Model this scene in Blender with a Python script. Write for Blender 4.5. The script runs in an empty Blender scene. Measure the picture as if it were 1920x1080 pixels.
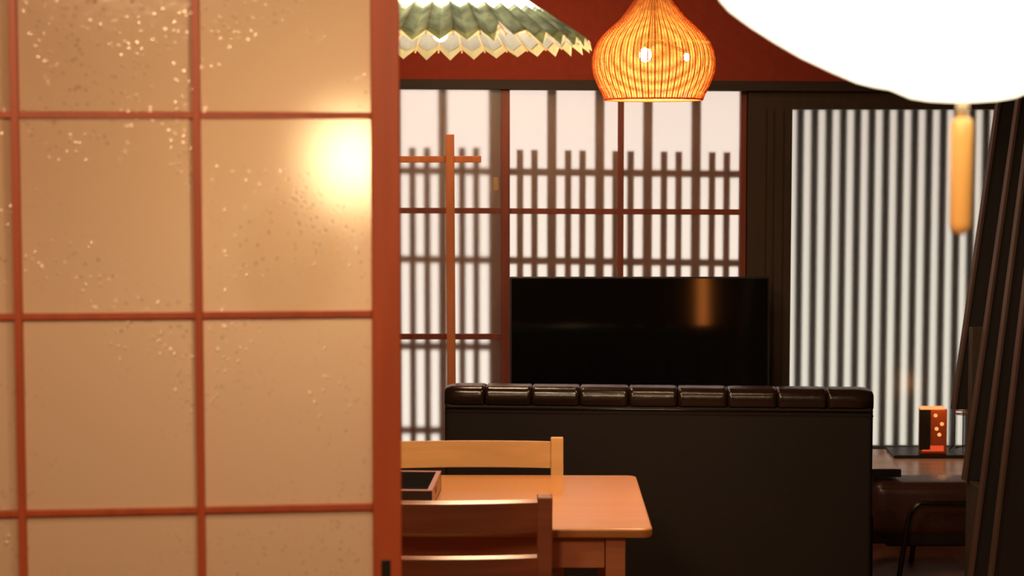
import bpy, math, random
from mathutils import Vector, Matrix
random.seed(4)
S = bpy.context.scene
C = S.collection
PI = math.pi

# ------------------------------------------------------------------ camera
F = 3400.0
CAMZ = 1.6
PITCH = math.atan(236 / F)
cam = bpy.data.cameras.new('camera')
cam.sensor_width = 36
cam.lens = F / 1920 * 36
cam.clip_start = 0.05
cam.dof.use_dof = True
cam.dof.focus_distance = 6.3
cam.dof.aperture_fstop = 5.0
camo = bpy.data.objects.new('camera', cam)
camo.location = (0, 0, CAMZ)
camo.rotation_euler = (PI / 2 - PITCH, 0, 0)
C.objects.link(camo)
S.camera = camo

def P(px, py, Y):
    """point of the place that lies on the plane at distance Y and is seen at a photo pixel"""
    f = Vector((0, math.cos(PITCH), -math.sin(PITCH)))
    u = Vector((0, math.sin(PITCH), math.cos(PITCH)))
    d = f * F + Vector((1, 0, 0)) * (px - 960) + u * (540 - py)
    d *= Y / d.y
    return Vector((d.x, d.y, CAMZ + d.z))

# ------------------------------------------------------------------ world + lights + exposure
W = bpy.data.worlds.new('sky'); S.world = W; W.use_nodes = True
wn = W.node_tree; wn.nodes.clear()
def N(t, kind, **kw):
    n = t.nodes.new(kind)
    for k, v in kw.items():
        setattr(n, k, v)
    return n
tc = N(wn, 'ShaderNodeTexCoord'); sp = N(wn, 'ShaderNodeSeparateXYZ')
ra = N(wn, 'ShaderNodeValToRGB'); mr = N(wn, 'ShaderNodeMapRange')
wn.links.new(tc.outputs['Generated'], sp.inputs[0]); wn.links.new(sp.outputs[2], mr.inputs[0])
mr.inputs[1].default_value = -0.25; mr.inputs[2].default_value = 0.25
wn.links.new(mr.outputs[0], ra.inputs[0])
ra.color_ramp.elements[0].position = 0.35; ra.color_ramp.elements[0].color = (1.0, 0.90, 0.80, 1)
ra.color_ramp.elements[1].position = 0.62; ra.color_ramp.elements[1].color = (0.86, 0.70, 0.63, 1)
bg = N(wn, 'ShaderNodeBackground'); bg.inputs[1].default_value = 1.35
wo = N(wn, 'ShaderNodeOutputWorld')
wn.links.new(ra.outputs[0], bg.inputs[0]); wn.links.new(bg.outputs[0], wo.inputs[0])

WARM = (1.0, 0.62, 0.34)
def area(name, loc, size, power, col=WARM, aim=None, spread=PI):
    l = bpy.data.lights.new(name, 'AREA'); l.shape = 'DISK'; l.size = size
    l.energy = power; l.color = col; l.spread = spread
    o = bpy.data.objects.new(name, l); o.location = loc
    d = (Vector(aim) - Vector(loc)) if aim else Vector((0, 0, -1))
    o.rotation_euler = d.to_track_quat('-Z', 'Y').to_euler()
    C.objects.link(o); return o
def point(name, loc, r, power, col=WARM):
    l = bpy.data.lights.new(name, 'POINT'); l.shadow_soft_size = r; l.energy = power; l.color = col
    o = bpy.data.objects.new(name, l); o.location = loc; C.objects.link(o); return o
area('entrance_light', (-0.6, 0.3, 2.5), 0.5, 50, aim=(-0.5, 3.0, 1.2))  # unseen fill light added on the camera side to brighten the door
area('entrance_light_right', (0.5, 1.0, 2.55), 0.3, 5, aim=(0.6, 3.5, 1.2))
area('table_light', (0.75, 4.7, 2.62), 0.16, 12, aim=(0.35, 4.8, 0.7), spread=1.2)
area('dining_light', (-0.6, 4.3, 2.6), 0.3, 20, aim=(-0.3, 5.3, 0.8))
area('lounge_light', (-0.1, 7.25, 2.65), 0.45, 14)
area('wall_light', (0.0, 6.2, 2.5), 0.5, 7, aim=(0.2, 8.3, 2.1), spread=2.2)

S.view_settings.view_transform = 'Standard'
S.view_settings.look = 'None'
S.view_settings.gamma = 1
S.view_settings.use_curve_mapping = False
S.view_settings.exposure = 0.0
cy = S.cycles
cy.use_denoising = True
try: cy.denoiser = 'OPENIMAGEDENOISE'
except Exception: pass
cy.max_bounces = 10; cy.transmission_bounces = 8; cy.diffuse_bounces = 4; cy.glossy_bounces = 4
cy.transparent_max_bounces = 8
cy.caustics_reflective = False; cy.caustics_refractive = True
cy.sample_clamp_indirect = 6
cy.blur_glossy = 0.5

# ------------------------------------------------------------------ materials
def mat(name):
    m = bpy.data.materials.new(name); m.use_nodes = True
    t = m.node_tree; t.nodes.clear()
    out = N(t, 'ShaderNodeOutputMaterial')
    return m, t, out
def wood(name, a, b, rough=0.4, axis='X', scale=9, bump=0.06, coat=0.0, spec=0.5):
    m, t, out = mat(name)
    c = N(t, 'ShaderNodeTexCoord'); mp = N(t, 'ShaderNodeMapping')
    sc = {'X': (0.08, 1, 1), 'Y': (1, 0.08, 1), 'Z': (1, 1, 0.08)}[axis]
    mp.inputs['Scale'].default_value = [s * scale for s in sc]
    n = N(t, 'ShaderNodeTexNoise'); n.inputs['Scale'].default_value = 3; n.inputs['Detail'].default_value = 6
    n.inputs['Distortion'].default_value = 0.6
    r = N(t, 'ShaderNodeValToRGB')
    r.color_ramp.elements[0].color = (*a, 1); r.color_ramp.elements[0].position = 0.3
    r.color_ramp.elements[1].color = (*b, 1); r.color_ramp.elements[1].position = 0.7
    p = N(t, 'ShaderNodeBsdfPrincipled'); p.inputs['Roughness'].default_value = rough
    p.inputs['Specular IOR Level'].default_value = spec
    p.inputs['Coat Weight'].default_value = coat; p.inputs['Coat Roughness'].default_value = 0.2
    bp = N(t, 'ShaderNodeBump'); bp.inputs['Strength'].default_value = bump; bp.inputs['Distance'].default_value = 0.01
    L = t.links.new
    L(c.outputs['Object'], mp.inputs[0]); L(mp.outputs[0], n.inputs['Vector']); L(n.outputs['Fac'], r.inputs[0])
    L(r.outputs[0], p.inputs['Base Color']); L(n.outputs['Fac'], bp.inputs['Height']); L(bp.outputs[0], p.inputs['Normal'])
    L(p.outputs[0], out.inputs[0]); return m
def plain(name, col, rough=0.5, metal=0.0, nscale=40, var=0.12, bump=0.1, spec=0.5, coat=0.0):
    m, t, out = mat(name)
    c = N(t, 'ShaderNodeTexCoord'); n = N(t, 'ShaderNodeTexNoise'); n.inputs['Scale'].default_value = nscale
    n.inputs['Detail'].default_value = 5
    r = N(t, 'ShaderNodeValToRGB')
    r.color_ramp.elements[0].color = (*[x * (1 - var) for x in col], 1); r.color_ramp.elements[0].position = 0.3
    r.color_ramp.elements[1].color = (*[min(1, x * (1 + var)) for x in col], 1); r.color_ramp.elements[1].position = 0.7
    p = N(t, 'ShaderNodeBsdfPrincipled'); p.inputs['Roughness'].default_value = rough
    p.inputs['Metallic'].default_value = metal; p.inputs['Specular IOR Level'].default_value = spec
    p.inputs['Coat Weight'].default_value = coat
    bp = N(t, 'ShaderNodeBump'); bp.inputs['Strength'].default_value = bump; bp.inputs['Distance'].default_value = 0.004
    L = t.links.new
    L(c.outputs['Object'], n.inputs['Vector']); L(n.outputs['Fac'], r.inputs[0]); L(r.outputs[0], p.inputs['Base Color'])
    L(n.outputs['Fac'], bp.inputs['Height']); L(bp.outputs[0], p.inputs['Normal']); L(p.outputs[0], out.inputs[0]); return m
def emit(name, col, st):
    m, t, out = mat(name); e = N(t, 'ShaderNodeEmission')
    e.inputs[0].default_value = (*col, 1); e.inputs[1].default_value = st
    t.links.new(e.outputs[0], out.inputs[0]); return m
def frosted(name, rough, col, milk, milk_col, kind, transl=0.5):
    """rolled glass: rough refraction plus a milky share, with relief"""
    m, t, out = mat(name); L = t.links.new
    c = N(t, 'ShaderNodeTexCoord')
    bp = N(t, 'ShaderNodeBump')
    if kind == 'grain':
        n = N(t, 'ShaderNodeTexNoise'); n.inputs['Scale'].default_value = 260; n.inputs['Detail'].default_value = 2
        L(c.outputs['Object'], n.inputs['Vector']); L(n.outputs['Fac'], bp.inputs['Height'])
        bp.inputs['Strength'].default_value = 0.35; bp.inputs['Distance'].default_value = 0.0012
    else:
        # clusters of small raised seeds in the glass
        v = N(t, 'ShaderNodeTexVoronoi'); v.inputs['Scale'].default_value = 82
        L(c.outputs['Object'], v.inputs['Vector'])
        r = N(t, 'ShaderNodeValToRGB')
        r.color_ramp.elements[0].position = 0.0; r.color_ramp.elements[0].color = (1, 1, 1, 1)
        r.color_ramp.elements[1].position = 0.32; r.color_ramp.elements[1].color = (0, 0, 0, 1)
        L(v.outputs['Distance'], r.inputs[0])
        cl = N(t, 'ShaderNodeTexNoise'); cl.inputs['Scale'].default_value = 5; cl.inputs['Detail'].default_value = 3
        L(c.outputs['Object'], cl.inputs['Vector'])
        r2 = N(t, 'ShaderNodeValToRGB'); r2.color_ramp.elements[0].position = 0.46; r2.color_ramp.elements[1].position = 0.60
        L(cl.outputs['Fac'], r2.inputs[0])
        mu = N(t, 'ShaderNodeMath', operation='MULTIPLY'); L(r.outputs[0], mu.inputs[0]); L(r2.outputs[0], mu.inputs[1])
        n = N(t, 'ShaderNodeTexNoise'); n.inputs['Scale'].default_value = 55; n.inputs['Detail'].default_value = 3
        L(c.outputs['Object'], n.inputs['Vector'])
        ad = N(t, 'ShaderNodeMath', operation='MULTIPLY_ADD'); L(n.outputs['Fac'], ad.inputs[0]); ad.inputs[1].default_value = 0.22
        L(mu.outputs[0], ad.inputs[2]); L(ad.outputs[0], bp.inputs['Height'])
        bp.inputs['Strength'].default_value = 0.9; bp.inputs['Distance'].default_value = 0.0018
    re = N(t, 'ShaderNodeBsdfRefraction'); re.inputs['Roughness'].default_value = rough; re.inputs['IOR'].default_value = 1.3
    re.inputs[0].default_value = (*col, 1)
    di = N(t, 'ShaderNodeBsdfDiffuse'); di.inputs[0].default_value = (*milk_col, 1)
    tr = N(t, 'ShaderNodeBsdfTranslucent'); tr.inputs[0].default_value = (*milk_col, 1)
    gl = N(t, 'ShaderNodeBsdfGlossy'); gl.inputs['Roughness'].default_value = 0.18 if kind == 'grain' else 0.13
    m1 = N(t, 'ShaderNodeMixShader'); m1.inputs[0].default_value = transl
    m2 = N(t, 'ShaderNodeMixShader'); m2.inputs[0].default_value = milk
    m3 = N(t, 'ShaderNodeMixShader'); m3.inputs[0].default_value = 0.05 if kind == 'grain' else 0.055
    if kind == 'seed':
        mc = N(t, 'ShaderNodeMix', data_type='RGBA'); mc.inputs[6].default_value = (*milk_col, 1)
        mc.inputs[7].default_value = (*[x * .5 for x in milk_col], 1)
        mf = N(t, 'ShaderNodeMath', operation='MULTIPLY'); L(mu.outputs[0], mf.inputs[0]); mf.inputs[1].default_value = .9
        L(mf.outputs[0], mc.inputs[0]); L(mc.outputs[2], di.inputs[0]); L(mc.outputs[2], tr.inputs[0])
    L(bp.outputs[0], re.inputs['Normal']); L(bp.outputs[0], gl.inputs['Normal']); L(bp.outputs[0], di.inputs['Normal'])
    L(bp.outputs[0], tr.inputs['Normal']); L(di.outputs[0], m1.inputs[1]); L(tr.outputs[0], m1.inputs[2])
    L(re.outputs[0], m2.inputs[1]); L(m1.outputs[0], m2.inputs[2])
    L(m2.outputs[0], m3.inputs[1]); L(gl.outputs[0], m3.inputs[2]); L(m3.outputs[0], out.inputs[0]); return m
def sheer(name, col, tr=0.5, nscale=30, var=0.2, thin=0.0):
    """paper or cane: part diffuse, part light coming through"""
    m, t, out = mat(name); L = t.links.new
    c = N(t, 'ShaderNodeTexCoord'); n = N(t, 'ShaderNodeTexNoise'); n.inputs['Scale'].default_value = nscale; n.inputs['Detail'].default_value = 5
    r = N(t, 'ShaderNodeValToRGB')
    r.color_ramp.elements[0].color = (*[x * (1 - var) for x in col], 1); r.color_ramp.elements[0].position = 0.3
    r.color_ramp.elements[1].color = (*[min(1, x * (1 + var)) for x in col], 1); r.color_ramp.elements[1].position = 0.7
    bp = N(t, 'ShaderNodeBump'); bp.inputs['Strength'].default_value = 0.5; bp.inputs['Distance'].default_value = 0.006
    L(c.outputs['Object'], n.inputs['Vector']); L(n.outputs['Fac'], r.inputs[0]); L(n.outputs['Fac'], bp.inputs['Height'])
    d = N(t, 'ShaderNodeBsdfDiffuse'); x = N(t, 'ShaderNodeBsdfTranslucent')
    L(r.outputs[0], d.inputs[0]); L(r.outputs[0], x.inputs[0]); L(bp.outputs[0], d.inputs['Normal'])
    mx = N(t, 'ShaderNodeMixShader'); mx.inputs[0].default_value = tr
    L(d.outputs[0], mx.inputs[1]); L(x.outputs[0], mx.inputs[2]); L(mx.outputs[0], out.inputs[0]); return m

M = dict(
    door=wood('door_cedar', (0.36, 0.060, 0.016), (0.46, 0.085, 0.024), 0.45, 'Z'),
    sash=wood('sash_red_wood', (0.16, 0.028, 0.012), (0.26, 0.05, 0.02), 0.5, 'Z'),
    beam=wood('smoked_beam', (0.022, 0.011, 0.006), (0.034, 0.018, 0.009), 0.7, 'X'),
    darkpanel=wood('smoked_panel', (0.036, 0.020, 0.011), (0.05, 0.028, 0.014), 0.7, 'Z'),
    clay=plain('red_clay_plaster', (0.29, 0.044, 0.022), 0.9, nscale=25, var=0.08, bump=0.3, spec=0.2),
    brownwall=plain('brown_plaster', (0.20, 0.10, 0.05), 0.9, spec=0.2),
    ceil=plain('ceiling_board', (0.16, 0.08, 0.04), 0.9, spec=0.2),
    floor=wood('floor_wood', (0.14, 0.05, 0.028), (0.2, 0.075, 0.04), 0.5, 'Y', 14),
    lattice=plain('weathered_lattice', (0.24, 0.11, 0.06), 0.8, spec=0.2),
    lattice_dark=plain('dark_lattice', (0.05, 0.032, 0.02), 0.8, spec=0.2),
    glass=frosted('frosted_window_glass', 0.36, (0.98, 0.97, 0.95), 0.10, (0.8, 0.56, 0.40), 'grain', 0.6),
    glass_left=frosted('rolled_window_glass', 0.39, (0.98, 0.97, 0.95), 0.10, (0.8, 0.56, 0.40), 'grain', 0.6),
    glass_fine=frosted('fine_frosted_glass', 0.36, (0.86, 0.87, 0.84), 0.08, (0.8, 0.78, 0.74), 'grain', 0.6),
    door_glass=frosted('seeded_door_glass', 0.8, (0.95, 0.86, 0.72), 0.95, (0.70, 0.49, 0.325), 'seed', 0.38),
    chair=wood('chair_wood_shaded', (0.17, 0.045, 0.018), (0.24, 0.066, 0.026), 0.25, 'X', coat=1.0),  # chair wood with shade put into the darker colour
    chair_lit=wood('chair_wood_lit', (0.42, 0.22, 0.07), (0.52, 0.28, 0.095), 0.4, 'X', coat=0.2),  # same chair wood, lamplight painted into the paler colour
    table=wood('table_beech', (0.34, 0.135, 0.035), (0.41, 0.165, 0.045), 0.28, 'X', 5, 0.02, coat=0.4),
    apron=wood('table_apron', (0.32, 0.11, 0.045), (0.40, 0.14, 0.06), 0.4, 'X'),
    leather=plain('dark_leather', (0.016, 0.008, 0.005), 0.22, nscale=45, var=0.2, bump=0.2),
    leather_back=plain('dark_leather_panel', (0.012, 0.008, 0.0055), 0.6, nscale=160, var=0.15, bump=0.12, spec=0.22),
    leather_red=plain('oxblood_leather', (0.05, 0.018, 0.012), 0.38, nscale=90, var=0.2, bump=0.2),
    rack=wood('rack_cedar', (0.50, 0.14, 0.035), (0.66, 0.21, 0.055), 0.45, 'Z'),
    screen=plain('tv_screen', (0.004, 0.004, 0.004), 0.06, var=0.0, bump=0.0, spec=0.8),
    bezel=plain('tv_bezel', (0.008, 0.008, 0.008), 0.4, bump=0.02),
    black=plain('black_lacquer', (0.012, 0.009, 0.008), 0.4, bump=0.03),
    boxside=plain('lacquer_with_reflection', (0.22, 0.07, 0.035), 0.25, bump=0.03),  # brown paints the table's reflection into the dark lacquer
    boxrim=plain('red_brown_rim', (0.30, 0.13, 0.10), 0.3, bump=0.03),
    steel=plain('black_steel', (0.03, 0.022, 0.018), 0.3, metal=0.6, bump=0.02),
    board=wood('black_stained_board', (0.006, 0.004, 0.003), (0.010, 0.007, 0.005), 0.55, 'Z'),
    boardedge=wood('brown_board_edge', (0.055, 0.028, 0.018), (0.085, 0.042, 0.027), 0.5, 'Z'),  # edge strip lighter and browner than the board face
    post=wood('brown_post', (0.03, 0.018, 0.010), (0.042, 0.025, 0.014), 0.6, 'Z'),
    pale=wood('pale_wood_and_reflection', (0.55, 0.38, 0.29), (0.70, 0.50, 0.40), 0.27, 'X', 6),
    green=sheer('green_oiled_paper', (0.22, 0.27, 0.20), 0.6, 26, 0.5),
    white=sheer('white_washi', (0.9, 0.86, 0.72), 0.6, 20, 0.06),
    cream=sheer('cream_trim_paper', (0.95, 0.80, 0.42), 0.5, 20, 0.08),
    grey=sheer('grey_washi', (0.60, 0.58, 0.50), 0.5, 20, 0.08),
    bamboo=plain('bamboo_rib', (0.80, 0.48, 0.22), 0.5, bump=0.02),
    weave=sheer('woven_cane', (0.98, 0.72, 0.34), 0.5, 60, 0.15),
    rib=sheer('red_cane_rib', (0.80, 0.20, 0.06), 0.3, 60, 0.2),
    ribdark=sheer('dark_cane_rib', (0.10, 0.06, 0.02), 0.1, 60, 0.2),
    bulb=emit('bulb_glow', (1.0, 0.78, 0.45), 45),
    nearshade=emit('lit_washi_shade', (1.0, 0.86, 0.62), 3.2),
    globe=emit('lit_globe', (1.0, 0.79, 0.46), 84.0),
    grip=wood('umbrella_grip', (0.80, 0.42, 0.12), (0.95, 0.55, 0.17), 0.35, 'Z'),
    shaft=plain('pale_bamboo', (0.85, 0.66, 0.42), 0.4, bump=0.02),
    cord=plain('black_cord', (0.02, 0.015, 0.012), 0.6),
    tag=plain('beige_latch', (0.45, 0.27, 0.12), 0.5),
    hole_rim=emit('hole_rim_glow', (1.0, 0.36, 0.12), 1.3),
    redglow=emit('lamp_base_glow', (1.0, 0.10, 0.03), 0.75),
    lantern=plain('orange_lit_panel', (0.42, 0.09, 0.025), 0.35, bump=0.02),  # orange light on the box face put into its colour
    amber=emit('amber_lit_paper', (1.0, 0.28, 0.05), 6.0),
    gravel=plain('pale_courtyard', (0.7, 0.66, 0.6), 0.9),
)

# ------------------------------------------------------------------ mesh helpers
class MB:
    def __init__(s): s.v = []; s.f = []
    def add(s, vs, fs):
        b = len(s.v); s.v += [tuple(p) for p in vs]; s.f += [tuple(b + i for i in f) for f in fs]; return s
    def box(s, x0, x1, y0, y1, z0, z1):
        vs = [(x, y, z) for z in (z0, z1) for y in (y0, y1) for x in (x0, x1)]
        return s.add(vs, [(0, 2, 3, 1), (4, 5, 7, 6), (0, 1, 5, 4), (2, 6, 7, 3), (0, 4, 6, 2), (1, 3, 7, 5)])
    def bar(s, p0, p1, w, d, side=(0, 1, 0)):
        """square bar from p0 to p1: w across, d along 'side'"""
        p0 = Vector(p0); p1 = Vector(p1); a = (p1 - p0).normalized()
        sd = Vector(side); sd = (sd - a * sd.dot(a)).normalized(); c = a.cross(sd)
        vs = []
        for p in (p0, p1):
            for i, j in ((-1, -1), (1, -1), (1, 1), (-1, 1)):
                vs.append(p + c * (w / 2 * i) + sd * (d / 2 * j))
        return s.add(vs, [(0, 1, 2, 3), (7, 6, 5, 4), (0, 4, 5, 1), (1, 5, 6, 2), (2, 6, 7, 3), (3, 7, 4, 0)])
    def tube(s, pts, r, n=8, closed=False):
        pts = [Vector(p) for p in pts]; K = len(pts); rings = []
        for i, p in enumerate(pts):
            if closed: a = pts[(i + 1) % K] - pts[i - 1]
            else: a = pts[min(i + 1, K - 1)] - pts[max(i - 1, 0)]
            a.normalize()
            ref = Vector((0, 0, 1)) if abs(a.z) < 0.9 else Vector((0, 1, 0))
            u = a.cross(ref).normalized(); v = a.cross(u)
            rr = r[i] if isinstance(r, (list, tuple)) else r
            rings.append([p + (u * math.cos(2 * PI * k / n) + v * math.sin(2 * PI * k / n)) * rr for k in range(n)])
        vs = [q for ri in rings for q in ri]; fs = []
        for i in range(K if closed else K - 1):
            j = (i + 1) % K
            for k in range(n):
                fs.append((i * n + k, i * n + (k + 1) % n, j * n + (k + 1) % n, j * n + k))
        if not closed:
            fs.append(tuple(range(n))[::-1]); fs.append(tuple((K - 1) * n + k for k in range(n)))
        return s.add(vs, fs)
    def lathe(s, prof, n=48, c=(0, 0, 0), mod=None):
        vs = []
        for r, z in prof:
            for k in range(n):
                a = 2 * PI * k / n; rr, zz = (r, z) if mod is None else mod(r, z, k)
                vs.append((c[0] + rr * math.cos(a), c[1] + rr * math.sin(a), c[2] + zz))
        fs = []
        for i in range(len(prof) - 1):
            for k in range(n):
                fs.append((i * n + k, i * n + (k + 1) % n, (i + 1) * n + (k + 1) % n, (i + 1) * n + k))
        return s.add(vs, fs)
    def build(s, name, m, parent=None, smooth=False, bevel=0, seg=2, sub=0, solid=0):
        me = bpy.data.meshes.new(name); me.from_pydata(s.v, [], s.f); me.validate(); me.update()
        me.materials.append(m)
        if smooth: me.polygons.foreach_set('use_smooth', [True] * len(me.polygons))
        o = bpy.data.objects.new(name, me); C.objects.link(o)
        if parent is not None: o.parent = parent
        if solid:
            md = o.modifiers.new('thick', 'SOLIDIFY'); md.thickness = solid
        if bevel:
            md = o.modifiers.new('bevel', 'BEVEL'); md.width = bevel; md.segments = seg; md.limit_method = 'ANGLE'
        if sub:
            md = o.modifiers.new('sub', 'SUBSURF'); md.levels = sub; md.render_levels = sub
        return o
def empty(name, loc=(0, 0, 0), rz=0):
    o = bpy.data.objects.new(name, None); o.location = loc; o.rotation_euler = (0, 0, rz); o.empty_display_size = 0.1
    C.objects.link(o); return o
def tag(o, label=None, cat=None, group=None, kind=None):
    if label: o['label'] = label
    if cat: o['category'] = cat
    if group: o['group'] = group
    if kind: o['kind'] = kind
    return o
def struct(o): return tag(o, kind='structure')
def box(name, m, x0, x1, y0, y1, z0, z1, parent=None, bevel=0.0):
    return MB().box(x0, x1, y0, y1, z0, z1).build(name, m, parent, bevel=bevel)

# ------------------------------------------------------------------ room shell
YB = 8.40                     # back wall
XL, XR, CE = -3.2, 3.0, 2.75
struct(box('floor', M['floor'], XL - .1, XR + .1, -1.6, YB + .12, -0.1, 0))
struct(box('ceiling', M['ceil'], XL - .1, XR + .1, -1.6, YB + .12, CE, CE + .1))
struct(box('wall_left', M['brownwall'], XL - .1, XL, -1.5, YB, 0, CE))
struct(box('wall_right', M['brownwall'], XR, XR + .1, -1.5, YB, 0, CE))
struct(box('wall_front', M['brownwall'], XL, XR, -1.6, -1.5, 0, CE))

def X(px, Y=YB): return P(px, 400, Y).x
def Z(py, Y=YB): return P(960, py, Y).z
zbeam0 = (Z(165), Z(170)); zbeam1 = (Z(148), Z(158))
w1 = (X(560), X(940)); w2 = (X(955), X(1389)); w3 = (X(1482), X(1872))
zwt = Z(164); zwb = Z(840); z3t = Z(205); z3b = Z(842)
# clay above, timber between, dark dado below
wb = MB().box(XL, XR, YB, YB + .12, Z(163), CE)
struct(wb.build('wall_back', M['clay']))
tb = MB().bar((XL, YB - .02, Z(153)), (XR, YB - .02, Z(166)), 0.045, 0.10)
struct(tb.build('trim_1', M['beam'], bevel=.002))
dk = MB()
dk.box(w2[1] + .028, w3[0], YB - .03, YB + .12, 0, Z(156.5))
dk.box(w3[0], w3[1], YB - .03, YB + .12, z3t, Z(156.5))
dk.box(w3[1], XR, YB - .03, YB + .12, 0, Z(156.5))
dk.box(w3[0], w3[1], YB - .03, YB + .12, 0, z3b)
dk.box(XL, w1[0], YB, YB + .12, 0, Z(156))
dk.box(w1[0], w2[1] + .028, YB, YB + .12, 0, zwb)
dk.box(w1[0], w2[1] + .028, YB + .05, YB + .12, zwt, Z(156))
struct(dk.build('wall_dado', M['darkpanel']))
# groove lines on the panel between the windows
for i, px in enumerate((1432, 1446, 1464)):
    struct(box('trim_%d' % (i + 2), M['beam'], X(px), X(px) + .006, YB - .034, YB - .03, z3b, Z(205)))

# sash windows
def sash(num, glassm, yg, x0, x1, fr, muntx, munty, label_latch=None):
    r = empty('window_%d' % num, ((x0 + x1) / 2, yg, zwb)); struct(r)
    loc = lambda v: v - (x0 + x1) / 2
    def b(name, m, a, c, d, e, z0, z1, bev=0.0015):
        return box(name, m, loc(a), loc(c), d, e, z0 - zwb, z1 - zwb, r, bev)
    b('glass', glassm, x0, x1, 0.0, 0.004, zwb, zwt, 0)
    for (a, c) in fr: b('stile', M['sash'], a, c, -0.03, 0.03, zwb, zwt + .004)
    b('bottom_rail', M['sash'], x0, x1, -0.022, 0.022, zwb, zwb + .03)
    for px in muntx:
        b('muntin', M['sash'], X(px) - .014, X(px) + .014, -0.0215, -0.001, zwb, zwt)
    for (ya, yb) in munty:
        za, zb_ = Z(ya), Z(yb)
        o = MB().bar((loc(x0), -.011, za - zwb), (loc(x1), -.011, zb_ - zwb), 0.026, 0.018).build('muntin', M['sash'], r, bevel=.0015)
    return r
win1 = sash(1, M['glass_left'], YB - .015, w1[0], X(939), [(X(560), X(575)), (X(939), X(956))], [], [(394, 395), (630, 630)])
box('latch_plate', M['tag'], X(925) - (w1[0] + X(939)) / 2, X(935) - (w1[0] + X(939)) / 2, -.006, -.001, Z(357) - zwb, Z(332) - zwb, win1, .001)
win2 = sash(2, M['glass'], YB + .035, X(956), X(1389), [(X(1388), X(1399))], [1164], [(396, 398), (640, 640)])
r3 = empty('window_3', ((w3[0] + w3[1]) / 2, YB + .02, z3b)); struct(r3)
hw = (w3[1] - w3[0]) / 2
box('glass', M['glass_fine'], -hw, hw, 0, .004, 0, z3t - z3b, r3)
box('sill', M['beam'], -hw, hw, -.05, .02, 0, .012, r3, .001)

# lattices standing outside the glass
YL = YB + .13
def XLt(px): return P(px, 400, YL).x
def ZLt(py): return P(960, py, YL).z
lat = empty('wooden_lattice', (X(1170), YL, 0))
tag(lat, 'brown wooden lattice outside the frosted windows, tall posts and short paired pickets', 'lattice')
ox = X(1170)
def lb(name, px, w, y0, y1, dy=0.0, t=0.02):
    x = XLt(px) - ox
    o = box(name, M['lattice'], x - w / 2, x + w / 2, dy, dy + t, ZLt(y1), ZLt(y0), lat)
    return o
pw = 17.5 * YL / F; sw = 12.3 * YL / F
for px in (1034.5, 1124, 1214, 1304.5, 1395): lb('post', px, pw, 120, 860)
for px in (743, 830.5, 650, 560): lb('post', px, pw * .95, 120, 860)
lb('post', 930, 27 * YL / F, 120, 860)
k = 0
for px in (975, 1002, 1065, 1092, 1154, 1182, 1244.5, 1272, 1334.5, 1362):
    lb('picket', px, sw, 281 + (px - 975) * .012, 860, -.004, .012)
for px in (590, 617, 683, 710, 773.5, 801, 866.5, 893): lb('picket', px, sw, 277, 860, -.004, .012)
for (ya, yb) in ((318, 327), (484, 494), (648, 655), (806, 812)):
    MB().bar((XLt(550) - ox, .02, ZLt(ya)), (XLt(1400) - ox, .02, ZLt(yb)), 13.5 * YL / F, .012).build('rail', M['lattice'], lat)

YS = YB + .15
sl = empty('slatted_screen', (X(1677), YS, 0))
tag(sl, 'dense dark vertical slat screen outside the right hand frosted window', 'screen')
x0 = 1499.5
for i in range(15):
    x = P(x0 + 26.75 * i, 400, YS).x - X(1677); hwid = 6.6 * YS / F
    box('slat', M['lattice_dark'], x - hwid, x + hwid, 0, .02, z3b - .05, z3t + .05, sl)
for z in (z3b - .04, z3t + .03): box('crosspiece', M['lattice_dark'], -.5, .55, .022, .04, z - .02, z + .02, sl)

# partition with the sliding door in the foreground
YD = 3.0
DA = math.radians(6.0)
dr = empty('door_1', (P(750, 500, 3.03).x, 3.03, 0), DA); struct(dr)
# local x runs to the left (negative) from the right edge
ca = 3.03 / F
def dz(py): return P(720, py, YD).z
zr = [dz(216.5), dz(590), dz(954)]
pitch = (zr[0] - zr[2]) / 2
zrows = [zr[0] + pitch, zr[0], zr[1], zr[2], zr[2] - pitch, zr[2] - 2 * pitch]
zrows = [z for z in zrows if .12 < z < 2.05]
stw = 0.0475
pane_w = .279
mw = .0125
ztop, zbot = 2.09, 0.015
cols = [-stw]                       # right edges of pane columns
xs = []
x = -stw
for i in range(3):
    xs.append((x - pane_w + (mw if i < 2 else 0) * 0, x)); x -= pane_w + mw
xs = [(a, b) for a, b in xs]
wd = -xs[-1][0]
def dbox(name, m, a, b, c, d, e, f, bev=.0015): return box(name, m, a, b, c, d, e, f, dr, bev)
dbox('stile', M['door'], -stw, 0, -.017, .017, zbot, ztop, .002)
dbox('stile', M['door'], -wd - stw, -wd, -.017, .017, zbot, ztop, .002)
dbox('top_rail', M['door'], -wd, -stw, -.015, .015, ztop - .05, ztop)
dbox('bottom_rail', M['door'], -wd, -stw, -.015, .015, zbot, zbot + .09)
for i in (0, 1):
    a = xs[i][0]
    dbox('muntin', M['door'], a - mw, a, -.012, .012, zbot + .09, ztop - .05, .001)
hz = .0105
for z in zrows:
    dbox('muntin', M['door'], -wd, -stw, -.009, .009, z - hz / 2, z + hz / 2, .001)
edges = [ztop - .05] + zrows + [zbot + .09]
for (a, b) in xs:
    for i in range(len(edges) - 1):
        zt, zb_ = edges[i] - (hz / 2 if i else 0), edges[i + 1] + (hz / 2 if i < len(edges) - 2 else 0)
        MB().add([(a, 0, zb_), (b, 0, zb_), (b, 0, zt), (a, 0, zt)], [(0, 1, 2, 3)]).build('pane', M['door_glass'], dr)
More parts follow.
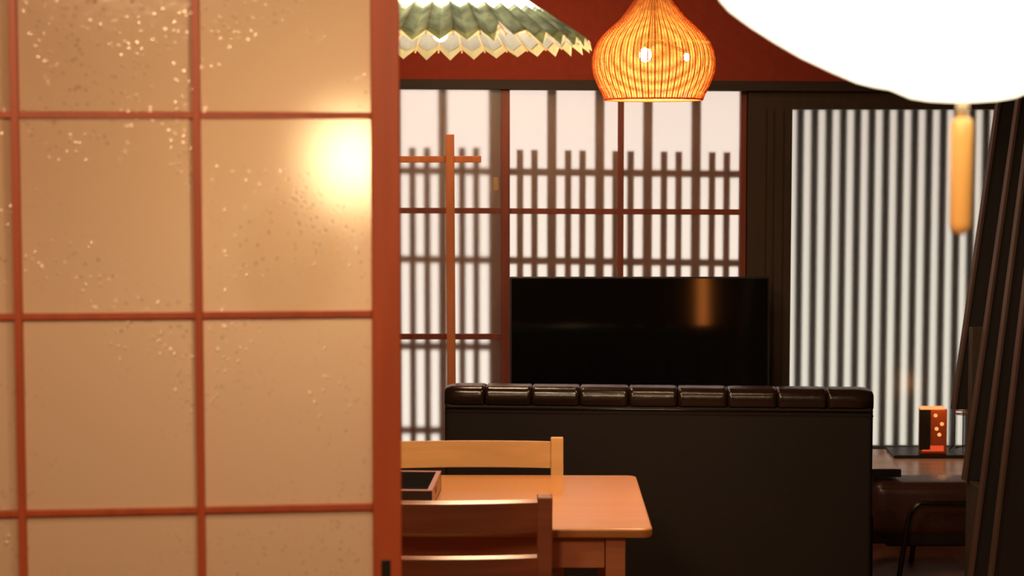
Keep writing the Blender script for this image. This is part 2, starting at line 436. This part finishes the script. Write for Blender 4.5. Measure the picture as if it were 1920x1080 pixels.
# finger pull
pz = P(725, 1052, YD).z
pu = MB()
pu.box(-.0345, -.0185, -.0185, -.0165, pz - .10, pz)
po = pu.build('finger_pull', M['black'], dr, bevel=.0008)
po['label'] = 'small black recessed finger pull'
struct(box('trim_5', M['door'], XL, XR, YD - .06, YD + .16, 2.11, 2.19))
struct(box('wall_partition', M['brownwall'], XL, XR, YD - .02, YD + .12, 2.19, CE))
struct(box('wall_partition_left', M['brownwall'], XL, -1.55, YD - .02, YD + .0, 0, 2.11))
# second leaf further left, parked behind
d2 = empty('door_2', (-1.05, 3.10, 0)); struct(d2)
def d2b(n, m, a, b, c, d, e, f): return box(n, m, a, b, c, d, e, f, d2, .0015)
d2b('stile', M['door'], -stw, 0, -.015, .015, zbot, ztop); d2b('stile', M['door'], -.92, -.92 + stw, -.015, .015, zbot, ztop)
d2b('top_rail', M['door'], -.92 + stw, -stw, -.014, .014, ztop - .05, ztop); d2b('bottom_rail', M['door'], -.92 + stw, -stw, -.014, .014, zbot, zbot + .09)
d2b('pane', M['door_glass'], -.92 + stw, -stw, -.002, .002, zbot + .09, ztop - .05)

# ------------------------------------------------------------------ leather booth sofa
SY = 5.93
pc = P(1231, 900, SY)
sofa = empty('booth_sofa', (pc.x, SY, 0), math.radians(-4.6))
tag(sofa, 'dark brown leather booth sofa seen from behind with a segmented padded top roll', 'sofa')
SW = 812 * SY / F
ztop_s = P(1235, 725, SY + .05).z
h2 = SW / 2
rh = 0.068
MB().box(-h2 + .004, h2 - .004, .0, .13, .06, ztop_s - rh + .012).build('back_panel', M['leather_back'], sofa, bevel=.012, seg=3)
# piping under the roll
MB().tube([(-h2 + .006, -.003, ztop_s - rh - .002), (h2 - .006, -.003, ztop_s - rh - .002)], .0035, 6).build('piping', M['leather'], sofa, smooth=True)
MB().box(-h2 + .004, h2 - .004, -.002, .002, ztop_s - rh - .018, ztop_s - rh - .014).build('piping', M['leather'], sofa)
bpx = [834, 912, 1000, 1090, 1182, 1273, 1365, 1456, 1548, 1635]
bx = [(p - 1234.5) / 801 * SW for p in bpx]
for i in range(9):
    a, b = bx[i] + .0006, bx[i + 1] - .0006
    n = 26; K = 13; vs = []; fs = []
    zc = ztop_s - rh / 2; yc = .062
    for j in range(K):
        t = (0, .02, .045, .09, .16, .3, .5, .7, .84, .91, .955, .98, 1)[j]; x = a + (b - a) * t
        e = min(t, 1 - t) * (b - a)
        lip = 1 - .13 * max(0, 1 - e / .007) ** 1.5
        if (i == 0 and t < .5) or (i == 8 and t >= .5):
            q = min(1, e / .045); lip = .55 + .45 * math.sqrt(max(0, 1 - (1 - q) ** 2))
        for kk in range(n):
            an = 2 * PI * kk / n; cs, sn = math.cos(an), math.sin(an)
            ex = .62
            yy = .072 * math.copysign(abs(cs) ** ex, cs); zz = rh / 2 * 1.05 * math.copysign(abs(sn) ** ex, sn)
            wr = .0012 * math.sin(x * 230 + kk * 1.1 + i) * (1 - min(1, e / .05))
            vs.append((x, yc + (yy + wr) * lip, zc + (zz + wr) * (lip if zz > 0 else 1)))
    for j in range(K - 1):
        for kk in range(n):
            fs.append((j * n + kk, j * n + (kk + 1) % n, (j + 1) * n + (kk + 1) % n, (j + 1) * n + kk))
    fs.append(tuple(range(n))[::-1]); fs.append(tuple((K - 1) * n + kk for kk in range(n)))
    MB().add(vs, fs).build('bolster', M['leather'], sofa, smooth=True)
MB().box(-h2 - .012, h2 + .014, .10, .66, .12, .43).build('seat_base', M['leather_back'], sofa, bevel=.02, seg=3)
for (a, b) in ((-h2 - .01, -.004), (.004, h2 + .012)):
    MB().box(a, b, .135, .68, .432, .52).build('seat_cushion', M['leather'], sofa, bevel=.03, seg=3)
for i in range(9):      # front tufts of the backrest
    MB().box(bx[i] + .003, bx[i + 1] - .003, .128, .165, .525, ztop_s - rh).build('back_tuft', M['leather'], sofa, bevel=.012, seg=3)
for sx in (-1, 1):
    for yy in (.05, .6):
        MB().tube([(sx * (h2 - .06), yy, 0), (sx * (h2 - .06), yy, .13)], [.018, .024], 12).build('leg', M['black'], sofa, smooth=False)

# ------------------------------------------------------------------ television
YT = 8.1
tvx0, tvx1 = P(956, 600, YT).x, P(1442, 600, YT).x
tvt = P(1200, 518.5, YT).z
tvw = tvx1 - tvx0; tvh = tvw * .575
tv = empty('television', ((tvx0 + tvx1) / 2, YT, 0))
tv.rotation_euler = (math.radians(-2.4), 0, 0); tv.location.y += tvt * math.sin(math.radians(-2.4)) * 1.0; tag(tv, 'large black flat television switched off in front of the lattice window', 'television')
box('casing', M['bezel'], -tvw / 2, tvw / 2, .004, .045, tvt - tvh, tvt, tv, .004)
box('screen', M['screen'], -tvw / 2 + .008, tvw / 2 - .008, 0, .0045, tvt - tvh + .014, tvt - .008, tv)
tvb = tvt - tvh
box('stand_neck', M['bezel'], -.05, .05, .02, .05, .40, tvb + .01, tv)
box('stand_foot', M['bezel'], -.25, .25, -.1, .12, .40, .412, tv, .003)
cb = empty('media_cabinet', ((tvx0 + tvx1) / 2, YT, 0))
tag(cb, 'low dark cabinet carrying the television behind the booth sofa', 'cabinet')
box('body', M['darkpanel'], -.6, .6, -.18, .2, .05, .388, cb, .004)
for sx in (-1, 1): 
    d = box('door', M['beam'], min(sx * .01, sx * .58), max(sx * .01, sx * .58), -.195, -.18, .07, .38, cb, .003)
box('plinth', M['black'], -.57, .57, -.15, .18, 0, .05, cb)

# ------------------------------------------------------------------ wooden garment rack
YR = 7.35
rk = empty('garment_rack', (P(846, 500, YR).x, YR, 0))
tag(rk, 'orange wooden garment rack, square upright and crossbar, before the left frosted window', 'rack')
rx = P(846, 500, YR).x
def rp(px, py): v = P(px, py, YR); return (v.x - rx, 0, v.z)
a = rp(843.5, 252); b_ = rp(846.5, 720)
mslope = (b_[0] - a[0]) / (b_[2] - a[2])
foot = (a[0] + mslope * (0.03 - a[2]), 0, .03)
MB().bar(foot, a, .0345, .03).build('upright', M['rack'], rk, bevel=.002)
MB().bar((foot[0] - .62, 0, .03), (a[0] - .62, 0, a[2]), .0345, .03).build('upright', M['rack'], rk, bevel=.002)
zc = rp(800, 298.5)[2]
MB().bar((rp(902, 298)[0], .026, zc), (-.74, .026, zc - .002), .0265, .022).build('crossbar', M['rack'], rk, bevel=.002)
for dx in (0, -.62):
    box('foot', M['rack'], foot[0] + dx - .02, foot[0] + dx + .02, -.2, .2, 0, .035, rk, .003)
box('stretcher', M['rack'], foot[0] - .60, foot[0] - .02, -.012, .012, .10, .13, rk, .002)

# ------------------------------------------------------------------ dining table
tb_ = empty('dining_table', (0.352 - .6, 4.8, 0), math.radians(-.8))
tag(tb_, 'honey brown wooden dining table with rounded corners between the two chairs', 'table')
def rounded_slab(x0, x1, y0, y1, z0, z1, r, n=8):
    pts = []
    for cx, cyy, a0 in ((x1 - r, y1 - r, 0), (x0 + r, y1 - r, 90), (x0 + r, y0 + r, 180), (x1 - r, y0 + r, 270)):
        for k in range(n + 1):
            a = math.radians(a0 + 90 * k / n); pts.append((cx + r * math.cos(a), cyy + r * math.sin(a)))
    m = len(pts); vs = [(x, y, z0) for x, y in pts] + [(x, y, z1) for x, y in pts]
    fs = [tuple(range(m))[::-1], tuple(range(m, 2 * m))] + [(i, (i + 1) % m, m + (i + 1) % m, m + i) for i in range(m)]
    return MB().add(vs, fs)
rounded_slab(-.6, .6, -.385, .385, .677, .70, .028).build('tabletop', M['table'], tb_, bevel=.005, seg=3)
for sy in (-1, 1):
    o = box('apron', M['apron'], -.50, .483, sy * .325 - .011, sy * .325 + .011, .592, .677, tb_, .001)
for sx in (-1, 1):
    box('apron', M['apron'], sx * .52 - .011, sx * .52 + .011, -.30, .30, .592, .677, tb_, .001)
for sx in (-1, 1):
    for sy in (-1, 1):
        vs = []
        for z, h in ((0, .018), (.56, .0245), (.676, .0245)):
            cx, cyy = sx * .51, sy * .325
            vs += [(cx - h, cyy - h, z), (cx + h, cyy - h, z), (cx + h, cyy + h, z), (cx - h, cyy + h, z)]
        fs = [(3, 2, 1, 0), (8, 9, 10, 11)]
        for i in (0, 4):
            for k in range(4): fs.append((i + k, i + (k + 1) % 4, i + 4 + (k + 1) % 4, i + 4 + k))
        MB().add(vs, fs).build('leg', M['apron'], tb_, bevel=.002)

# ------------------------------------------------------------------ ladder-back chairs
def make_chair(loc, rz, m, label, mrail=None):
    """front of the seat towards +y; the back top stands at y = 0"""
    r = empty('dining_chair', loc, rz)
    tag(r, label, 'chair', 'ladder-back chairs at the dining table')
    w = .255; sw_ = .037
    for sx in (-1, 1):
        cx = sx * (w - sw_ / 2)
        prof = [(.02, 0), (.055, .40), (.052, .46), (.0, .80)]
        vs = []
        for y, z in prof:
            vs += [(cx - sw_ / 2, y - .016, z), (cx + sw_ / 2, y - .016, z), (cx + sw_ / 2, y + .016, z + (.004 if z > .7 else 0)), (cx - sw_ / 2, y + .016, z + (.004 if z > .7 else 0))]
        fs = [(3, 2, 1, 0), tuple(12 + k for k in range(4))]
        for i in range(3):
            for k in range(4): fs.append((i * 4 + k, i * 4 + (k + 1) % 4, i * 4 + 4 + (k + 1) % 4, i * 4 + 4 + k))
        MB().add(vs, fs).build('leg', m, r, bevel=.003)
        box('leg', m, cx - .018, cx + .018, .40, .436, 0, .42, r, .003)
    def backy(z): return .052 * (1 - (z - .46) / .34)
    for zt, hh in ((.787, .073), (.648, .055), (.53, .045)):
        n = 12; vs = []; fs = []
        for i in range(n + 1):
            t = i / n; x = -w + sw_ - .004 + (2 * w - 2 * sw_ + .008) * t
            bow = -.018 * (1 - (2 * t - 1) ** 2)
            for z in (zt - hh, zt):
                y = backy(z) + bow
                vs += [(x, y - .013, z), (x, y + .013, z + (.0045 if z == zt else 0))]
        for i in range(n):
            a = i * 4; b = a + 4
            fs += [(a, a + 1, b + 1, b), (a + 2, b + 2, b + 3, a + 3), (a, b, b + 2, a + 2), (a + 1, a + 3, b + 3, b + 1)]
        fs += [(0, 2, 3, 1), (n * 4, n * 4 + 1, n * 4 + 3, n * 4 + 2)]
        MB().add(vs, fs).build('back_rail', mrail or m, r, bevel=.0015)
    rounded_slab(-.23, .23, .05, .46, .42, .45, .02).build('seat', m, r, bevel=.006)
    for sx in (-1, 1):
        box('side_stretcher', m, sx * .216 - .009, sx * .216 + .009, .07, .405, .19, .22, r)
        box('seat_rail', m, sx * .216 - .011, sx * .216 + .011, .07, .405, .37, .42, r)
    box('seat_rail', m, -.2, .2, .407, .427, .37, .42, r)
    return r
make_chair((-.158, 4.302, 0), math.radians(.6), M['chair'], 'shade-darkened ladder-back chair in front of the table, back towards the viewer')
make_chair((-.106, 5.235, 0), PI, M['chair_lit'], 'ladder-back chair coloured as lamplit behind the table facing the viewer')

# ------------------------------------------------------------------ condiment box on the table
bx_ = empty('condiment_box', (-.201 - .16, 4.805, .70), math.radians(-2.4))
tag(bx_, 'open dark lacquer tray box with reddish rims at the left of the table', 'box')
L_ = .32; D_ = .30; H_ = .052; T_ = .013
box('base', M['black'], -L_ / 2, L_ / 2, -D_ / 2, D_ / 2, 0, .006, bx_)
for sy in (-1, 1):
    y0, y1 = sorted((sy * D_ / 2, sy * (D_ / 2 - T_)))
    box('side_wall', M['black'], -L_ / 2, L_ / 2, y0, y1, .006, H_ - .003, bx_)
    box('rim', M['boxrim'], -L_ / 2, L_ / 2, y0, y1, H_ - .003, H_, bx_, .0006)
for sx in (-1, 1):
    xa, xb = sorted((sx * L_ / 2, sx * (L_ / 2 - T_)))
    box('end_wall', M['boxside'], xa, xb, -D_ / 2 + T_, D_ / 2 - T_, .006, H_ - .003, bx_)
    box('rim', M['boxrim'], xa, xb, -D_ / 2 + T_, D_ / 2 - T_, H_ - .003, H_, bx_, .0006)
box('divider', M['boxside'], -.02, -.01, -D_ / 2 + T_, D_ / 2 - T_, .006, H_ - .006, bx_)
box('handle_slot', M['black'], L_ / 2 - .001, L_ / 2 + .0008, -.045, -.005, .024, .040, bx_)

# ------------------------------------------------------------------ woven cane pendant
YP = 5.6
pcx = P(1226, 100, YP).x
kpx = YP / F
zref = P(1226, 187, YP).z
prof_px = [(22, -26), (26, -14), (34, 0), (42, 12), (52, 26), (63, 40), (78, 53), (92, 66), (103, 80), (110, 95), (113.5, 110), (114, 124), (112, 138), (107, 152), (101, 165), (95, 176), (90.5, 186)]
prof = [(r * kpx, (187 - y) * kpx) for r, y in prof_px]
def pr(z):
    for (r0, z0), (r1, z1) in zip(prof[:-1], prof[1:]):
        if z1 <= z <= z0:
            t = (z - z0) / (z1 - z0); return r0 + (r1 - r0) * t
    return prof[0][0] if z > prof[0][1] else prof[-1][0]
pend = empty('cane_pendant', (pcx, YP, zref))
tag(pend, 'round woven cane pendant lamp glowing orange in front of the lattice window', 'pendant lamp')
mb = MB(); zt_ = prof[0][1]; nr = 116; nn = 108
for i in range(nr):
    z = .003 + (zt_ - .003) * i / (nr - 1); r = pr(z)
    pts = []
    vs = []; fs = []
    for k in range(nn):
        a = 2 * PI * k / nn; w = .0011 * (1 if (k + i) % 2 else -1)
        for dr_, dz_ in ((-.0006, -.0009), (.0006, -.0009), (.0006, .0009), (-.0006, .0009)):
            vs.append(((r + w + dr_) * math.cos(a), (r + w + dr_) * math.sin(a), z + dz_))
    for k in range(nn):
        j = (k + 1) % nn
        for q in range(4): fs.append((k * 4 + q, j * 4 + q, j * 4 + (q + 1) % 4, k * 4 + (q + 1) % 4))
    mb.add(vs, fs)
o = mb.build('cane_weave', M['weave'], pend); o['kind'] = 'stuff'
for nm, mm, off, wdt, cnt in (('cane_ribs', M['rib'], 0, .0019, 54), ('cane_spokes', M['ribdark'], .5, .0007, 54)):
    mb = MB()
    for k in range(cnt):
        a = 2 * PI * (k + off) / cnt
        pts = []
        for i in range(33):
            z = .0 + zt_ * i / 32; r = pr(z) + .0012
            pts.append((r * math.cos(a), r * math.sin(a), z))
        mb.tube(pts, [wdt * (.55 + .45 * min(1, pr(zt_ * i / 32) / .15)) for i in range(33)], 4)
    o = mb.build(nm, mm, pend); o['kind'] = 'stuff'
MB().tube([(prof[-1][0] * math.cos(2 * PI * k / 64), prof[-1][0] * math.sin(2 * PI * k / 64), .0) for k in range(64)], .003, 6, True).build('bottom_hoop', M['rib'], pend, smooth=True)
MB().lathe([(.002, zt_ + .05), (.02, zt_ + .045), (.036, zt_ + .01), (.036, zt_ - .005), (.002, zt_ - .005)], 24).build('cap', M['steel'], pend, smooth=True)
MB().tube([(0, 0, zt_ + .045), (0, 0, CE - zref - .001)], .003, 6).build('cord', M['cord'], pend)
MB().tube([(0, 0, .17), (0, 0, zt_)], .014, 12).build('lamp_holder', M['steel'], pend)
def bulb(parent, loc, r, m, name='bulb'):
    return MB().lathe([(r * math.sin(PI * i / 12) + 1e-5, -r * 1.2 * math.cos(PI * i / 12)) for i in range(13)], 20, loc).build(name, m, parent, smooth=True)
bulb(pend, (-.026, 0, .137), .019, M['bulb'])
MB().tube([(0, 0, .18), (-.026, 0, .158)], .012, 10).build('lamp_holder', M['steel'], pend)
MB().tube([(0, 0, .18), (.099, 0, .148)], .006, 8).build('lamp_holder', M['steel'], pend)  # added arm for the stand-in bulb
bulb(pend, (.101, 0, .130), .010, M['bulb'])  # added bulb standing in for a bright reflected spot
point('pendant_light', (pcx, YP, zref + .07), .03, 6.8, (1.0, .68, .36))

# ------------------------------------------------------------------ green and white paper umbrella lamp
YU = 4.5
uc = P(835, 100, YU)
zrim = CAMZ + .289
um = empty('umbrella_lamp', (uc.x, YU, zrim))
tag(um, 'pleated green and white paper umbrella lamp hanging above the table', 'pendant lamp')
R = .352; NR = 36; slope = .70
def cone(r, tpleat, amp): return (R - r) * slope + amp * (r / R) * tpleat
ang0 = PI / 36
def shell(name, r0, r1, m, rows, jag=0.0, zoff=0.0):
    vs = []; fs = []; n = NR * 2
    for i in range(rows + 1):
        r = r0 + (r1 - r0) * i / rows
        for k in range(n):
            a = 2 * PI * k / n + ang0
            hi = 1 if k % 2 == 0 else -1
            rr = r + (jag * (1 if hi < 0 else -.4) if i == rows else 0)
            rr += (.004 * math.sin(k * 2.7) + (-.03 if k % n in (n - 14, n - 13) else 0)) * (1 if i == rows and jag else 0)
            vs.append((rr * math.cos(a), rr * math.sin(a), cone(rr, hi, .009) + zoff))
    for i in range(rows):
        for k in range(n):
            fs.append((i * n + k, i * n + (k + 1) % n, (i + 1) * n + (k + 1) % n, (i + 1) * n + k))
    return MB().add(vs, fs).build(name, m, um)
shell('inner_paper', .03, .242, M['white'], 4)
shell('green_paper', .242, R, M['green'], 3, .010, .002)
shell('under_paper', .242, R - .020, M['grey'], 2, 0, -.002)
shell('trim_band', R - .020, R + .004, M['cream'], 1, .006)
for k in range(NR):
    a = 2 * PI * (k) / NR + ang0
    c_, s_ = math.cos(a), math.sin(a)
    MB().tube([(.03 * c_, .03 * s_, cone(.03, 1, .009) - .004), (.358 * c_, .358 * s_, cone(.358, 1, .009) - .004)], [.0014, .0024], 5).build('bamboo_rib', M['bamboo'], um)
MB().lathe([(.002, R * slope + .03), (.02, R * slope + .025), (.034, R * slope - .01), (.034, R * slope - .04), (.002, R * slope - .04)], 24).build('crown_cap', M['black'], um, smooth=True)
MB().tube([(0, 0, R * slope + .02), (0, 0, CE - zrim - .001)], .003, 6).build('cord', M['cord'], um)
MB().tube([(-.012, 0, .05), (0, 0, R * slope - .03)], .013, 12).build('lamp_holder', M['steel'], um)
bulb(um, (-.012, 0, .030), .019, M['bulb'])
point('umbrella_light', (uc.x, YU - .02, zrim + .10), .04, 34, (1.0, .90, .74))

# ------------------------------------------------------------------ big near paper lamp with umbrella handle
YN = 2.0
nc = P(1805, 190, YN)
kn = YN / F
nl = empty('paper_shade_lamp', (nc.x, YN, nc.z))
tag(nl, 'large glowing white paper bowl lamp close to the viewer with wooden umbrella handle below', 'pendant lamp')
shp = [(0.5, 0), (30, 1), (64, 4), (95, 10), (135, 28), (165, 34), (197, 43), (245, 65), (305, 95), (355, 125), (405, 157), (430, 176), (447, 195), (462, 225), (470, 262), (472, 300), (466, 345)]
def pleat(r, z, k): return (r * (1 + .006 * math.cos(k * PI)), z + .004 * math.sin(k * 1.9) * min(1, r / .2))
MB().lathe([(r * kn, z * kn) for r, z in shp], 96, mod=pleat).build('paper_shade', M['nearshade'], nl, smooth=True)
MB().tube([(0, 0, .02), (0, 0, CE - nc.z - .001)], .004, 6).build('cord', M['cord'], nl)
hz0 = P(1805, 222, YN).z - nc.z; hz1 = P(1805, 440, YN).z - nc.z
MB().tube([(0, 0, hz0), (0, 0, .01)], .0066, 14).build('shaft', M['shaft'], nl, smooth=True)
g = [(0.0005, hz1), (.006, hz1 + .001), (.0095, hz1 + .004), (.0118, hz1 + .012), (.0122, hz0 - .02), (.0118, hz0 - .006), (.009, hz0), (.0005, hz0 + .001)]
MB().lathe(g, 28).build('grip', M['grip'], nl, smooth=True)

# unseen globe lamp added behind the sliding door to make the glow in its glass
gc = P(660, 298, 3.46)
gl = empty('door_glow_globe', gc)
tag(gl, 'unseen globe lamp added to make the glow in the upper right door glass', 'pendant lamp')
bulb(gl, (0, 0, 0), .058, M['globe'], 'globe')
MB().tube([(0, 0, .075), (0, 0, CE - gc.z - .001)], .003, 6).build('cord', M['cord'], gl)

# ------------------------------------------------------------------ right side: ledge, tray, small lamp, ottoman, table
lgx = P(1500, 870, 8).x
lg = empty('wooden_ledge', (lgx, 7.52, 0))
box('base', M['darkpanel'], .01, 2.9 - lgx, .01, YB - .05 - 7.52, 0, .245, lg)
for y0, y1 in ((0, .222), (.226, .448), (.452, .674), (.678, .838)):
    box('plank', M['pale'], 0, 2.9 - lgx, y0, y1, .245, .27, lg, .002)
tag(lg, 'pale wooden ledge running under the slatted window', 'ledge')
for i, y in enumerate((7.66, 7.74)):
    pass
tr0 = P(1676, 860, 7.92)
tray = empty('black_tray', (0, 0, 0))
tag(tray, 'flat black tray on the pale ledge under the slatted window', 'tray')
xa = P(1676, 860, 8.08).x; xa2 = P(1661, 845, 8.32).x
vs = [(xa, 8.08, .271), (2.4, 8.08, .271), (2.4, 8.32, .271), (xa2, 8.32, .271)]
vs += [(x, y, .284) for x, y, z in vs]
MB().add(vs, [(3, 2, 1, 0), (4, 5, 6, 7), (0, 1, 5, 4), (1, 2, 6, 5), (2, 3, 7, 6), (3, 0, 4, 7)]).build('base', M['black'], tray, bevel=.002)
MB().bar((xa, 8.085, .278), (2.4, 8.085, .278), .012, .012).build('rim', M['black'], tray)

YQ = 8.12
sl_ = empty('small_box_lamp', (P(1750, 845, YQ).x, YQ, .285))
tag(sl_, 'small dark box lamp with four glowing dots and orange light painted on face and rim on the black tray', 'lamp')
def q(px, py): v = P(px, py, YQ); return v.x - sl_.location.x, v.z - .285
x0_, z1_ = q(1724, 766); x1_, z0_ = q(1775, 850)
z0_ = 0
box('body', M['lantern'], x0_ + .012, x1_, .0, .07, .0, z1_ - .004, sl_, .003)
box('side_flap', M['black'], x0_, x0_ + .05, -.006, -.001, .02, z1_ - .006, sl_, .001)
box('rim', M['hole_rim'], x0_ + .006, x1_ - .01, -.004, .06, z1_ - .004, z1_ + .004, sl_, .001)  # bright lit top edge put in as a glowing material
xs0, zs0 = q(1729, 838); xs1, zs1 = q(1769, 846)
box('base_strip', M['redglow'], xs0, xs1, -.004, -.0005, zs1, zs0 + .006, sl_)
for px, py in ((1754, 779), (1766, 795), (1756, 804), (1761, 815)):
    dx, dz_ = q(px, py)
    rr = .0085
    MB().tube([(dx, -.003, dz_), (dx, -.0002, dz_)], rr, 16).build('light_hole', M['hole_rim'], sl_)
point('box_lamp_light', (sl_.location.x + .03, YQ - .08, .285 + z1_ + .04), .01, .35, (1, .4, .12))

jr = empty('wire_holder', (P(1803, 840, 8.19).x, 8.19, .285))
tag(jr, 'small wire holder with a reddish ring beside the box lamp', 'holder')
hz_ = P(1803, 768, 8.19).z - .285
MB().tube([(.035 * math.cos(2 * PI * k / 24), .035 * math.sin(2 * PI * k / 24), hz_) for k in range(24)], .004, 6, True).build('ring', M['boxrim'], jr, smooth=True)
MB().tube([(.026 * math.cos(2 * PI * k / 24), .026 * math.sin(2 * PI * k / 24), hz_ - .02) for k in range(24)], .003, 6, True).build('ring', M['boxrim'], jr, smooth=True)
for a in (0.4, 2.5, 4.6):
    MB().tube([(.035 * math.cos(a), .035 * math.sin(a), hz_), (.035 * math.cos(a), .035 * math.sin(a), .03), (.06 * math.cos(a), .06 * math.sin(a), .003)], .0025, 6).build('wire_leg', M['steel'], jr)
MB().tube([(-.035, -.03, .02), (.0, -.045, .035), (.04, -.05, .045)], .003, 6).build('wire_leg', M['steel'], jr)

# ottoman with bent steel leg
oy = 6.85
ot = empty('leather_ottoman', (P(1780, 960, oy).x, oy, 0))
tag(ot, 'low oxblood leather ottoman with bent black steel legs right of the booth sofa', 'ottoman')
ocx = P(1780, 960, oy).x
ox0 = P(1643, 950, oy).x - ocx; ox1 = P(1925, 950, oy).x - ocx
ot_top = P(1700, 905, oy).z; ot_bot = P(1700, 1016, oy).z
n1 = MB().box(ox0, ox1, .04, .27, ot_bot, ot_top - .01).build('seat_pad', M['leather_red'], ot, smooth=True, bevel=.045, seg=5)
MB().box(ox0 + .05, ox1 - .05, .05, .26, ot_bot - .03, ot_bot + .03).build('under_frame', M['black'], ot, bevel=.01)
MB().tube([(ox0 + .03, .05, ot_top - .032), (ox1 - .03, .05, ot_top - .032)], .004, 6).build('piping', M['leather_red'], ot)
def oq(px, py, y): v = P(px, py, oy + y); return (v.x - ocx, y, v.z)
for sgn in (0, 1):
    ypos = -.03 if sgn == 0 else .30
    pts = [(ox1 - .14, ypos, oq(1815, 945, -.03)[2])]
    pts += [oq(*p, -.03) for p in ((1740, 943), (1726, 943), (1715, 950), (1707, 963), (1702, 980), (1686, 1080))]
    last = Vector(pts[-1]); prev = Vector(pts[-2]); dd = last - prev
    t = (last.z - .005) / -dd.z
    pts.append(tuple(last + dd * t))
    pts = [(p[0], ypos, p[2]) for p in pts]
    rb = [(ox1 - .14, ypos, pts[0][2]), (ox1 - .09, ypos, pts[0][2] - .03), (ox1 - .05, ypos, .005)]
    MB().tube([(x_ + sgn * .12, y_, z_) for x_, y_, z_ in rb[::-1] + pts[1:]], .0105, 10).build('leg', M['steel'], ot, smooth=True)

# low black table beyond the sofa
lt = empty('low_table', (P(1690, 886, 6.95).x - .65, 7.1, 0))
tag(lt, 'low black table behind the sofa, its right end showing past the sofa side', 'table')
ztt = P(1690, 879, 6.95).z
box('edge_frame', M['black'], -.65, .65, -.15, .16, ztt - .033, ztt - .002, lt, .002)
box('tabletop', M['pale'], -.645, .645, -.146, .155, ztt - .002, ztt, lt)  # pale colour paints in the reflection of the windows
for sx in (-1, 1):
    for sy in (-.1, .12): box('leg', M['black'], sx * .5 - .02, sx * .5 + .02, sy - .02, sy + .02, 0, ztt - .033, lt)

# ------------------------------------------------------------------ leaning dark boards, right edge
def board(Y, e_top, e_bot, wpx, label, zend=0.0, topz=2.35, edge=6):
    """front face lies on plane Y; e_top/e_bot: two points of its left edge"""
    a = P(*e_top, Y); b = P(*e_bot, Y)
    s = (a.x - b.x) / (a.z - b.z)
    xat = lambda z: a.x + s * (z - a.z)
    w = wpx * Y / F; e = edge * Y / F
    r = empty('leaning_board', (xat(zend), Y, zend))
    tag(r, label, 'board')
    X0, Z0 = xat(zend), zend
    def slab(name, m, o0, o1, y0, y1, za, zb):
        vs = []
        for z in (za, zb):
            for y in (y0, y1):
                for o_ in (o0, o1): vs.append((xat(z) + o_ - X0, y, z - Z0))
        return MB().add(vs, [(0, 2, 3, 1), (4, 5, 7, 6), (0, 1, 5, 4), (2, 6, 7, 3), (0, 4, 6, 2), (1, 3, 7, 5)]).build(name, m, r, bevel=.001)
    slab('edge_strip', M['boardedge'], 0, e, -.006, .03, zend, topz)
    slab('face', M['board'], e, w, .0, .03, zend, topz)
    return r
board(5.60, (1871, 190), (1790, 742), 44, 'leftmost black board leaning right behind the brown post', P(1790, 768, 5.6).z)
board(5.42, (1908, 190), (1829, 744), 42, 'second leaning black board, in front of the tall brown post', P(1829, 901, 5.42).z)
board(5.24, (1940, 150), (1824.5, 1037), 52, 'third leaning black board with a brown edge')
board(5.08, (1912, 617), (1858, 1070), 75, 'rightmost leaning black board at the edge of the view')
zc_ = P(1790, 768, 5.6).z
dc = empty('dark_cabinet', (1.56, 5.70, 0))
tag(dc, 'narrow black cabinet behind the leaning boards and posts', 'cabinet')
dcx = P(1816, 900, 5.84).x - 1.56
box('body', M['board'], dcx, .14, -.14, .14, .03, zc_ - .012, dc, .002)
box('top', M['board'], P(1802, 768, 5.84).x - 1.56, .14, -.14, .14, zc_ - .012, zc_, dc, .002)
box('plinth', M['board'], dcx + .02, .13, -.12, .12, 0, .03, dc)
p1 = empty('brown_post', (P(1829, 900, 5.50).x, 5.50, 0))
tag(p1, 'tall brown square post among the leaning boards', 'post')
pwid = 34 * 5.51 / F
box('shaft', M['post'], -pwid / 2 + .004, pwid / 2, -.02, .02, .0, P(1828, 615, 5.47).z, p1, .002)
box('base_block', M['post'], -pwid / 2 - .006, pwid / 2 + .006, -.03, .03, 0, .06, p1, .002)
p2 = empty('brown_post', (P(1829, 1000, 5.33).x, 5.33, 0))
tag(p2, 'short brown post standing in front of the tall brown post', 'post')
box('shaft', M['post'], P(1814, 900, 5.44).x - p2.location.x, .026, -.035, .11, 0, P(1829, 901, 5.42).z, p2, .002)
box('base_block', M['post'], 0, .03, -.04, .04, 0, .05, p2, .002)
# pillar that the boards lean on
struct(box('trim_6', M['beam'], 1.72, 1.86, 5.0, 5.75, 0, CE))

# slim lamp added out of view to make the orange smear in the television
fl = empty('tv_smear_lamp', (1.60, 1.0, 0))
tag(fl, 'slim orange glowing lamp added out of view to make the smear mirrored in the television', 'lamp')
box('base', M['black'], -.07, .07, -.07, .07, 0, .02, fl, .002)
box('paper_shade', M['amber'], -.035, .035, -.035, .035, .80, 1.28, fl, .003)
for sx in (-1, 1):
    for sy in (-1, 1): box('leg', M['black'], sx * .05 - .006, sx * .05 + .006, sy * .05 - .006, sy * .05 + .006, .02, 1.32, fl)
box('top', M['black'], -.06, .06, -.06, .06, 1.32, 1.335, fl, .002)
box('cross_frame', M['black'], -.056, .056, -.056, .056, .78, .80, fl, .001)

# bulbs sit in their holders, the finger pull in its stile
for root in (pend, um):
    hold = [c for c in root.children if c.name.startswith('lamp_holder')]
    for i, b in enumerate([c for c in root.children if c.name.startswith('bulb')]):
        b.parent = hold[min(len(hold) - 1, i + (1 if len(hold) > 1 else 0))]
po.parent = [c for c in dr.children if c.name.startswith('stile')][0]
